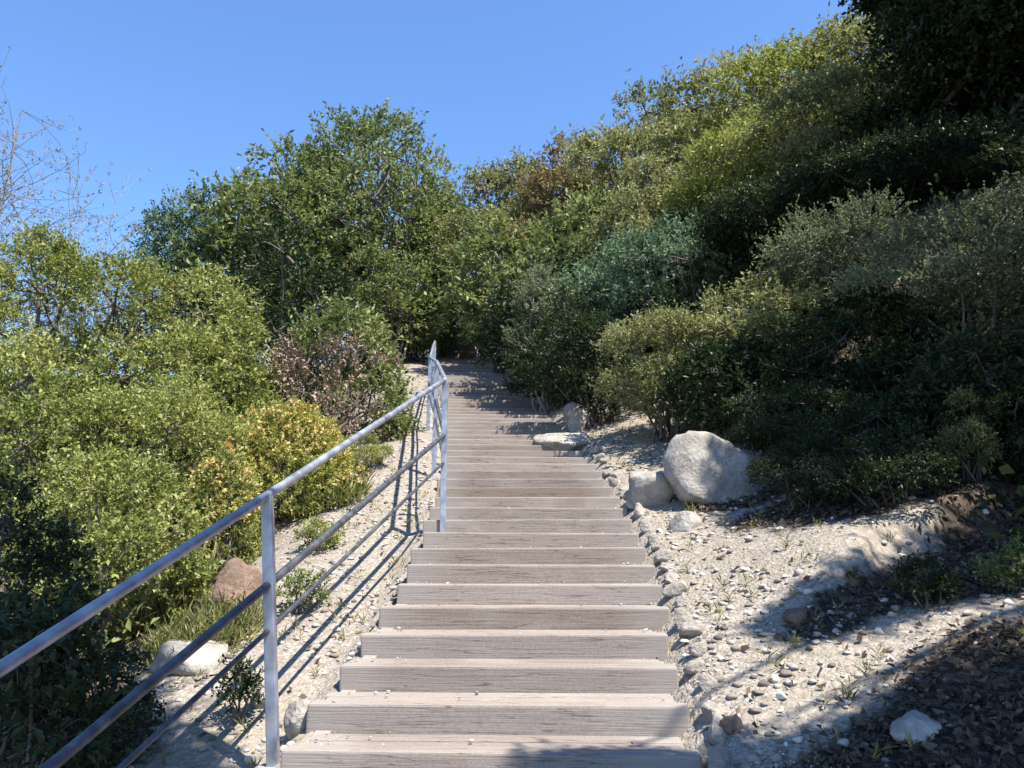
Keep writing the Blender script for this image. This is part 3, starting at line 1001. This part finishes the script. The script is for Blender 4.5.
# ---- hillside, far to near
hs_ = [
    ('olive', 512, 165, 110, 20.5, 'olive green shrub on the skyline nearest the tallest tree'),
    ('russet', 575, 148, 110, 18.5, 'russet tinged shrub on the skyline, second from the tallest tree'),
    ('olive', 645, 108, 130, 16.5, 'olive shrub on the skyline above the russet tinged shrub'),
    ('olive', 720, 82, 140, 14.5, 'wide olive shrub midway along the skyline of the hill'),
    ('yellowgreen', 800, 48, 150, 13.0, 'bright yellow green shrub high on the skyline'),
    ('olive', 868, 22, 130, 12.0, 'highest olive shrub on the skyline beside the dark tree'),
    ('midgreen', 505, 222, 100, 17.5, 'green shrub right above the shaded stair head'),
    ('midgreen', 585, 195, 130, 15.0, 'green shrub in the middle of the hill below the russet tinged shrub'),
    ('olive', 668, 165, 130, 13.2, 'olive shrub in the middle of the hill below the wide skyline shrub'),
    ('yellowgreen', 752, 128, 150, 12.0, 'light yellow green shrub below the skyline with sunlit top'),
    ('olive', 838, 92, 160, 10.8, 'dull olive shrub high on the hill beside the dark tree'),
    ('blue', 682, 222, 130, 11.0, 'blue green shrub with flat layered branches in the middle of the hill'),
    ('blue', 612, 258, 110, 11.8, 'blue green shrub left of the layered one, above the plume shaped bush'),
    ('dark', 800, 185, 170, 9.6, 'dark shaded shrub in the middle of the hill below the dull olive one'),
    ('dark', 905, 150, 170, 8.4, 'dark shaded shrub under the overhanging dark tree'),
    ('sage', 545, 270, 62, 11.5, 'pale grey plume shaped bush right of the stair head'),
    ('dark', 588, 312, 90, 9.6, 'dark blue green shrub above the flat rock on the stair edge'),
    ('olive', 664, 314, 110, 8.2, 'light olive mound shaped shrub above the low pale boulder'),
    ('olive', 770, 282, 130, 8.0, 'olive shrub above the largest boulder with pale sunlit top'),
    ('sage', 838, 212, 110, 7.8, 'pale grey green shrub with upright sprays in the dark part of the hill'),
    ('dark', 735, 345, 120, 7.2, 'dark shrub immediately above the largest boulder'),
    ('sage', 960, 218, 190, 6.2, 'wide grey green shrub at the right edge with sunlit leaves'),
    ('dark', 870, 300, 150, 6.4, 'dark green shrub low on the hill left of the wide grey green one'),
    ('dark', 810, 385, 140, 6.0, 'dark shrub overhanging the shaded ground right of the largest boulder'),
    ('dark', 905, 395, 150, 5.2, 'dark shrub low at the right behind the small yellow clump'),
    ('dark', 1000, 330, 150, 4.9, 'dark shrub at the right edge under the wide grey green one'),
    ('dark', 552, 266, 112, 13.0, 'dark tall shrub casting its shade over the top of the steps'),
    ('dark', 524, 300, 56, 16.0, 'dark narrow shrub leaning over the uppermost steps'),
    ('dark', 560, 338, 84, 11.2, 'dark low shrub between the tall dark shrub and the flat rock'),
    ('midgreen', 410, 285, 90, 20.6, 'green shrub at the left of the stair head behind the last railing posts'),
    ('midgreen', 402, 296, 80, 25.5, 'low green shrub behind the last railing posts under the trees'),
    ('dark', 478, 286, 90, 23.5, 'dark shrub standing over the rock outcrop at the stair head'),
]
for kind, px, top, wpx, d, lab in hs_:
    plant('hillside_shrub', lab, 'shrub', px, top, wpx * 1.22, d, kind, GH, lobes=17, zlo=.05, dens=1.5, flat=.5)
plant('hillside_shrub', 'dark shrub at the far right edge between the overhanging tree and the grey green shrub', 'shrub', 1010, 160, 150, 7.6, 'dark', GH, lobes=12, zlo=.05)
plant('small_plant', 'small yellowish flowering clump catching sun at the right', 'plant', 966, 392, 62, 4.2, 'olive', None, lobes=9, dens=1.6, zlo=.08, base=478)
plant('small_plant', 'small bright green plant at the right edge above the lower shade', 'plant', 1008, 540, 56, 3.3, 'midgreen', None, lobes=6, base=590)
plant('small_plant', 'low dark green plant in the wedge of shade on the right gravel', 'plant', 925, 560, 70, 3.3, 'dark', None, lobes=6, base=606)
plant('hillside_shrub', 'low dark shrub at the right edge behind the shaded gravel', 'shrub', 1050, 400, 120, 4.6, 'dark', GH, lobes=9, base=485)
plant('hillside_shrub', 'low dark shrub behind the bright bank edge, under the yellowish clump', 'shrub', 880, 440, 130, 5.2, 'dark', GH, lobes=9, base=505)
plant('hillside_shrub', 'low dark shrub right behind the thin pale ledge', 'shrub', 800, 440, 110, 5.2, 'dark', GH, lobes=9, base=508)

for qx, qy, qw, qh, kd, lab in ((4.6, 4.9, 1.9, 1.1, 'dark', 'dark shrub on the steep bank to the right of the lower shade'), (4.0, 3.2, 1.6, .9, 'olive', 'olive shrub on the bank above the added dark leaves at lower right'),
                                (5.6, 3.4, 2.2, 1.3, 'sage', 'grey green shrub high on the bank at lower right'), (6.6, 5.2, 2.2, 1.4, 'olive', 'olive shrub below the overhanging tree'), (3.6, 1.6, 1.5, .8, 'midgreen', 'green shrub beside the shade tree at the foot of the steps')):
    d_ = qy * CP + (HH(qx, qy) + qh - CAMZ) * SP
    v_ = (HH(qx, qy) + qh - CAMZ) * CP - qy * SP
    plant('hillside_shrub', lab, 'shrub', CX + qx / d_ * F, CY - v_ / d_ * F, qw / d_ * F, d_, kd, GH, lobes=12, zlo=.05, flat=.55)

# ---- trees overhanging from the right
def lobed_tree(name, label, base, lobes, kind, seed, fork_h, r0=.13, ls=1.3, dens=1.0):
    """tree given by the centres and radii of the leaf masses that its limbs carry"""
    global total_leaves
    rg = np.random.default_rng(seed)
    K = KIND[kind]
    x, y = base
    z = HH(x, y)
    root = empty(name, (x, y, z)); tag(root, label, 'tree')
    o_ = np.array([x, y, z])
    Ps, Ds, Cr = [], [], []
    for c, r in lobes:
        c = np.asarray(c) - o_
        n = int(dens * 210 * max(r, .2) ** 2 / .25 + 30)
        dirs = unit(rg.normal(size=(n, 3)))
        sub_ = unit(rg.normal(size=(7, 3))) * r * .5
        pk = rg.integers(7, size=n)
        P = c + sub_[pk] + dirs * (r * .62 * rg.uniform(.3, 1, n))[:, None] * np.array([1, 1, .8])
        Ps.append(P); Ds.append(unit(dirs + rg.normal(size=(n, 3)) * .5)); Cr.append(np.clip(rg.random() * .5 + rg.random(n) * .5, 0, 1))
    P, D, cr = np.concatenate(Ps), np.concatenate(Ds), np.concatenate(Cr)
    V, T, tn = leaves(rg, P, D, K['k'], K['tw'] * ls, K['L'] * ls, K['W'] * ls, K['up'], cr)
    total_leaves += len(T) // 2
    link('crown', np_mesh('crown', V, T, tint=tn), M[kind], root)
    T_ = Tubes()
    mean = np.mean([np.asarray(c) - o_ for c, _ in lobes], axis=0)
    fork = np.array([mean[0] * .25, mean[1] * .25, fork_h])
    T_.tube(bez((0, 0, -.4), (fork[0] * .2, fork[1] * .6, fork_h * .5), fork, 9), np.linspace(r0 * 1.4, r0 * .85, 9), 10)
    for c, r in lobes:
        c = np.asarray(c) - o_
        T_.tube(bez(fork, fork * .45 + c * .55 + np.array([0, 0, .35]) + rg.normal(size=3) * .2, c, 8), np.linspace(r0 * .38, r0 * .1, 8), 6, cap=False)
        for q in range(5):
            e = c + unit(rg.normal(size=3)) * r * .9
            T_.tube(bez(c, (c + e) / 2 + rg.normal(size=3) * .06, e, 4), np.linspace(r0 * .11, r0 * .03, 4), 4, cap=False)
    link('trunk', T_.mesh('trunk'), M['bark'], root)
    return root


SV = np.array(S)
def over(px, py, L, r, d=None):
    """a leaf mass standing L metres up the sun's way from a place on the slope"""
    return at(px, py, d if d else ground_at(px, py)) + SV * L, r


lobesA = [(at(px, py, d * 1.36), r * 1.36) for px, py, d, r in ((925, 30, 6.6, .42), (985, 10, 6.4, .6), (1015, 95, 6.7, .6), (965, 110, 7.2, .5), (1060, 50, 6.3, .8), (1050, 170, 6.6, .6),
          (900, -30, 7.2, .45), (1000, 175, 7.4, .5), (1100, -60, 6.6, .9), (970, -70, 6.8, .7))]
lobesA += [(at(px, py, d), r) for px, py, d, r in ((965, 175, 9.2, .8), (905, 150, 9.6, .7), (1030, 215, 8.6, .8), (925, 225, 9.0, .55), (850, 205, 9.6, .5), (1080, 150, 8.6, .9))]
lobesA += [over(*a) for a in ((800, 245, 5., .6, 8.8), (900, 200, 5., .65, 8.2), (845, 190, 5.5, .55, 9.2), (750, 245, 5, .5, 10.), (955, 170, 5, .6, 7.8))]
lobed_tree('evergreen_tree', 'dark evergreen tree overhanging the hill in the upper right corner', (7.2, 6.4), lobesA, 'dark', 71, 2.2, r0=.16, dens=1.8)
lobesB = [over(*a) for a in ((800, 624, 4.6, .10), (835, 614, 4.6, .17), (880, 602, 4.7, .23), (935, 585, 4.8, .28), (990, 565, 4.9, .34), (1050, 545, 4.9, .4),
          (1000, 735, 4.6, .36), (900, 780, 4.5, .34), (1050, 700, 4.6, .34), (1110, 730, 4.6, .5), (815, 805, 4.5, .30), (740, 810, 4.5, .2), (960, 840, 4.5, .45),
          (560, 822, 4.8, .16), (620, 818, 4.8, .2), (690, 822, 4.7, .24), (640, 880, 4.7, .3), (760, 880, 4.6, .3),
          (745, 500, 5.0, .30), (795, 506, 5.0, .36), (850, 506, 5.0, .36), (905, 485, 5., .38), (965, 460, 5., .42), (1030, 435, 5., .45), (870, 360, 5., .4, 6.2), (930, 410, 5., .45, 5.1), (1005, 395, 5., .4, 4.8), (810, 400, 5., .42, 6.), (745, 405, 5., .36, 7.), (880, 440, 5., .4, 5.2), (815, 335, 5., .3, 7.))]
lobesC = [over(*a) for a in ((0, 630, 4.6, .40, 1.6), (70, 592, 4.6, .36, 1.85), (135, 557, 4.6, .34, 2.1), (200, 525, 4.6, .28, 2.4), (240, 505, 4.6, .16, 2.65), (160, 680, 4.6, .28, 2.2), (30, 700, 4.6, .5, 2.5), (100, 690, 4.6, .45, 2.8), (30, 590, 4.6, .5, 2.9), (120, 640, 4.6, .35, 3.0), (20, 520, 4.6, .5, 3.6), (60, 640, 4.6, .40, 1.9), (70, 730, 4.6, .34, 2.0), (20, 560, 4.6, .5, 2.6), (130, 640, 4.6, .40, 2.7), (40, 720, 4.6, .5, 2.6), (190, 560, 4.6, .26, 2.35), (0, 640, 4.6, .5, 1.7), (0, 640, 4.6, .6, 3.2), (80, 560, 4.6, .4, 3.4))]
lobed_tree('evergreen_tree', 'dark evergreen tree beside the steps whose shade falls over the lower right', (5.2, 2.0), lobesB, 'dark', 73, 2.6, dens=3.6, ls=1.0, r0=.085)
lobed_tree('evergreen_tree', 'dark evergreen tree beside the foot of the steps whose shade falls over the lower left', (1.9, -1.6), lobesC, 'dark', 75, 2.8, dens=3.0, ls=1.0, r0=.07)


# ---- wispy trees at the left
def wispy(label, px, base_d, top, wpx, seed, group):
    global total_leaves
    rg = np.random.default_rng(seed)
    pm = at(px, top, base_d)
    x, y = pm[0], pm[1]
    z = HH(x, y); h = pm[2] - z
    wd = wpx / F * base_d
    root = empty('wispy_tree', (x, y, z)); tag(root, label, 'tree', group)
    T_ = Tubes()
    r0 = .007 * h
    tips = []
    T_.tube(bez((0, 0, -.1), (.1, 0, h * .2), (0, 0, h * .42), 7), np.linspace(r0 * 1.2, r0 * .7, 7), 7)
    for i in range(22):
        a = rg.uniform(0, 6.283); e = rg.uniform(.2, 1) ** .7
        zt = h * rg.uniform(.55, 1.0)
        rr = wd * .5 * rg.uniform(.25, 1) * (1.15 - .5 * zt / h)
        tip = np.array([math.cos(a) * rr, math.sin(a) * rr, zt])
        st = np.array([0, 0, h * rg.uniform(.18, .42)])
        br = bez(st, np.array([tip[0] * .7, tip[1] * .7, (st[2] + zt) / 2 - .05 * h]), tip, 9)
        T_.tube(br, np.linspace(r0 * .45, r0 * .08, 9), 4, cap=False)
        for j in range(20):
            q = br[rg.integers(3, 9)]
            dv = unit(rg.normal(size=3) * .6 + np.array([tip[0], tip[1], .6 * h]) / h)
            e2 = q + dv * rg.uniform(.1, .2) * h
            T_.tube(bez(q, (q + e2) / 2 + rg.normal(size=3) * .02 * h, e2, 4), np.linspace(r0 * .12, r0 * .05, 4), 3, cap=False)
            for s_ in (.4, .7, 1.0): tips.append((q + (e2 - q) * s_, dv))
    link('trunk', T_.mesh('trunk'), M['twig'], root)
    P = np.array([a for a, _ in tips]); D = unit(np.array([b for _, b in tips]) + rg.normal(size=(len(tips), 3)) * .6)
    V, T, tn = leaves(rg, P, D, 6, .09, .055, .018, .3, rg.random(len(tips)))
    total_leaves += len(T) // 2
    link('crown', np_mesh('crown', V, T, tint=tn), M['pale'], root)


GW = 'wispy trees at the left edge'
wispy('wispy grey tree with thin bare branches at the upper left edge, tallest of its kind', -14, 11, 92, 120, 81, GW)
wispy('wispy pale tree with thin twigs right of the tallest wispy tree', 84, 13, 196, 120, 82, GW)

# ---- flowers and grass
def tuft(name, label, cat, px, py, wpx, d, hgt, n, blade, petals=0, seed=0, group=None):
    global total_leaves
    rg = np.random.default_rng(seed)
    d = ground_at(px, py, 11.)
    p = at(px, py, d)
    x, y = p[0], p[1]; z = HH(x, y)
    wd = wpx / F * d
    root = empty(name, (x, y, z)); tag(root, label, cat, group)
    rr = np.sqrt(rg.random(n)) * wd / 2; a = rg.uniform(0, 6.283, n)
    P = np.stack([rr * np.cos(a), rr * np.sin(a) * .9, 0 * rr], -1)
    P[:, 2] = H(P[:, 0] + x, P[:, 1] + y) - z
    D = unit(rg.normal(size=(n, 3)) * .45 + np.array([0, 0, 1.0]))
    V, T, tn = leaves(rg, P, D, 5, hgt * .7, hgt * .55, blade, 1.2, rg.random(n))
    link('blades' if not petals else 'foliage', np_mesh('blades', V, T, tint=tn), M['grass'] if petals or True else None, root)
    total_leaves += len(T) // 2
    if petals:
        q = P[rg.integers(n, size=petals)] + rg.normal(size=(petals, 3)) * .03 + np.array([0, 0, hgt]) * rg.uniform(.75, 1.2, (petals, 1))
        V, T, tn = leaves(rg, q, unit(rg.normal(size=(petals, 3)) * .3 + np.array([0, 0, 1.0])), 6, .012, .032, .03, .4, rg.random(petals))
        link('blossoms', np_mesh('blossoms', V, T, tint=tn), M['petal'], root)


GS = 'low plants along the bank left of the railing'
for px, py, top, wp, kd, lab in ((322, 500, 462, 60, 'yellow', 'low yellow green plant on the bank just right of the top of the near post'),
                                 (362, 470, 434, 56, 'yellowgreen', 'low green plant on the bank beside the rails below the half brown bush'),
                                 (318, 548, 520, 44, 'yellowgreen', 'low green plant between the near post and the steps, above the small bright one'),
                                 (388, 440, 410, 40, 'midgreen', 'low green plant on the bank just left of the second post'),
                                 (206, 522, 480, 60, 'russet', 'low reddish brown plant above the brown boulder'),
                                 (150, 560, 505, 60, 'russet', 'low reddish brown plant among the green left of the brown boulder')):
    plant('low_plant', lab, 'plant', px, top, wp, 5, kd, GS, lobes=7, zlo=.03, base=py, dens=1.3)
GF = 'flower clumps left of the railing'
plant('flower_mound', 'soft yellow flower mound with orange top below the rounded half brown bush', 'flowers', 288, 406, 150, 7.0, 'yellow', GF, lobes=0, blossom=800, dens=1.3)
plant('flower_mound', 'lower yellow green flower mound left of the soft yellow one', 'flowers', 226, 448, 84, 5.9, 'yellowgreen', GF, lobes=0, blossom=260, dens=1.3)
tuft('flower_clump', 'thin yellow flower clump behind the rails between the two nearest posts', 'flowers', 325, 505, 80, 6.4, .24, 300, .015, 90, 93, GF)
tuft('grass_tuft', 'yellow green grass tuft left of the brown boulder', 'grass', 140, 625, 120, 4.2, .30, 620, .0075, 0, 94)
tuft('grass_tuft', 'dry grass tuft below the brown boulder', 'grass', 205, 640, 110, 3.9, .16, 520, .007, 0, 95)

# ---- scrub between the shrubs: nobody could count it
rg = np.random.default_rng(500)
def scrub(name, label, n, xf, yr, kind, ls, up):
    global total_leaves
    Y = yr[0] + (yr[1] - yr[0]) * rg.random(n)
    X = xf(Y)
    P = np.stack([X, Y, H(X, Y)], -1)
    D = unit(rg.normal(size=(n, 3)) * .5 + np.array([0, 0, up]))
    K = KIND[kind]
    lsv = ls
    cl = .5 + .5 * np.sin(X * 2.1 + 1) * np.sin(Y * 1.7)
    V, T, tn = leaves(rg, P, D, 9, .42 * lsv, K['L'] * lsv, K['W'] * lsv, .5, np.clip(cl + rg.normal(size=n) * .2, 0, 1))
    total_leaves += len(T) // 2
    o = link(name, np_mesh(name, V, T, tint=tn), M[kind])
    tag(o, label, 'undergrowth', kind='stuff')


Yw = 1.8 + 12 * rg.random(420) ** 1.4
Xw = np.where(rg.random(420) < .55, xc(Yw) + WST / 2 + .12 + np.abs(rg.normal(size=420)) * .7, xc(Yw) - WST / 2 - .1 - np.abs(rg.normal(size=420)) * .6)
Pw = np.stack([Xw, Yw, H(Xw, Yw)], -1)
Vw, Tw, tw_ = leaves(rg, Pw, unit(rg.normal(size=(420, 3)) * .4 + np.array([0, 0, .8])), 9, .05, .055, .006, .6, rg.random(420))
tag(link('weeds', np_mesh('weeds', Vw, Tw, tint=tw_), M['grass']), 'thin dry weeds sprouting from the gravel', 'weeds', kind='stuff')
scrub('undergrowth', 'low dark scrub covering the ground between the hillside shrubs', 11000, lambda Y: xc(Y) + WST / 2 + 1.5 + rg.random(len(Y)) ** .8 * 11, (1.5, 32), 'dark', 1.3, 1.0)
scrub('undergrowth', 'low olive scrub between the shrubs high on the sunlit hill', 10000, lambda Y: xc(Y) + WST / 2 + 2.4 + rg.random(len(Y)) * 9, (8.5, 27), 'olive', 1.9, 1.0)
scrub('undergrowth', 'low green scrub covering the falling slope left of the railing', 8000, lambda Y: xc(Y) - WST / 2 - 1.5 - rg.random(len(Y)) ** .9 * 9, (1.0, 26), 'midgreen', 1.2, 1.0)
print('leaves', total_leaves)
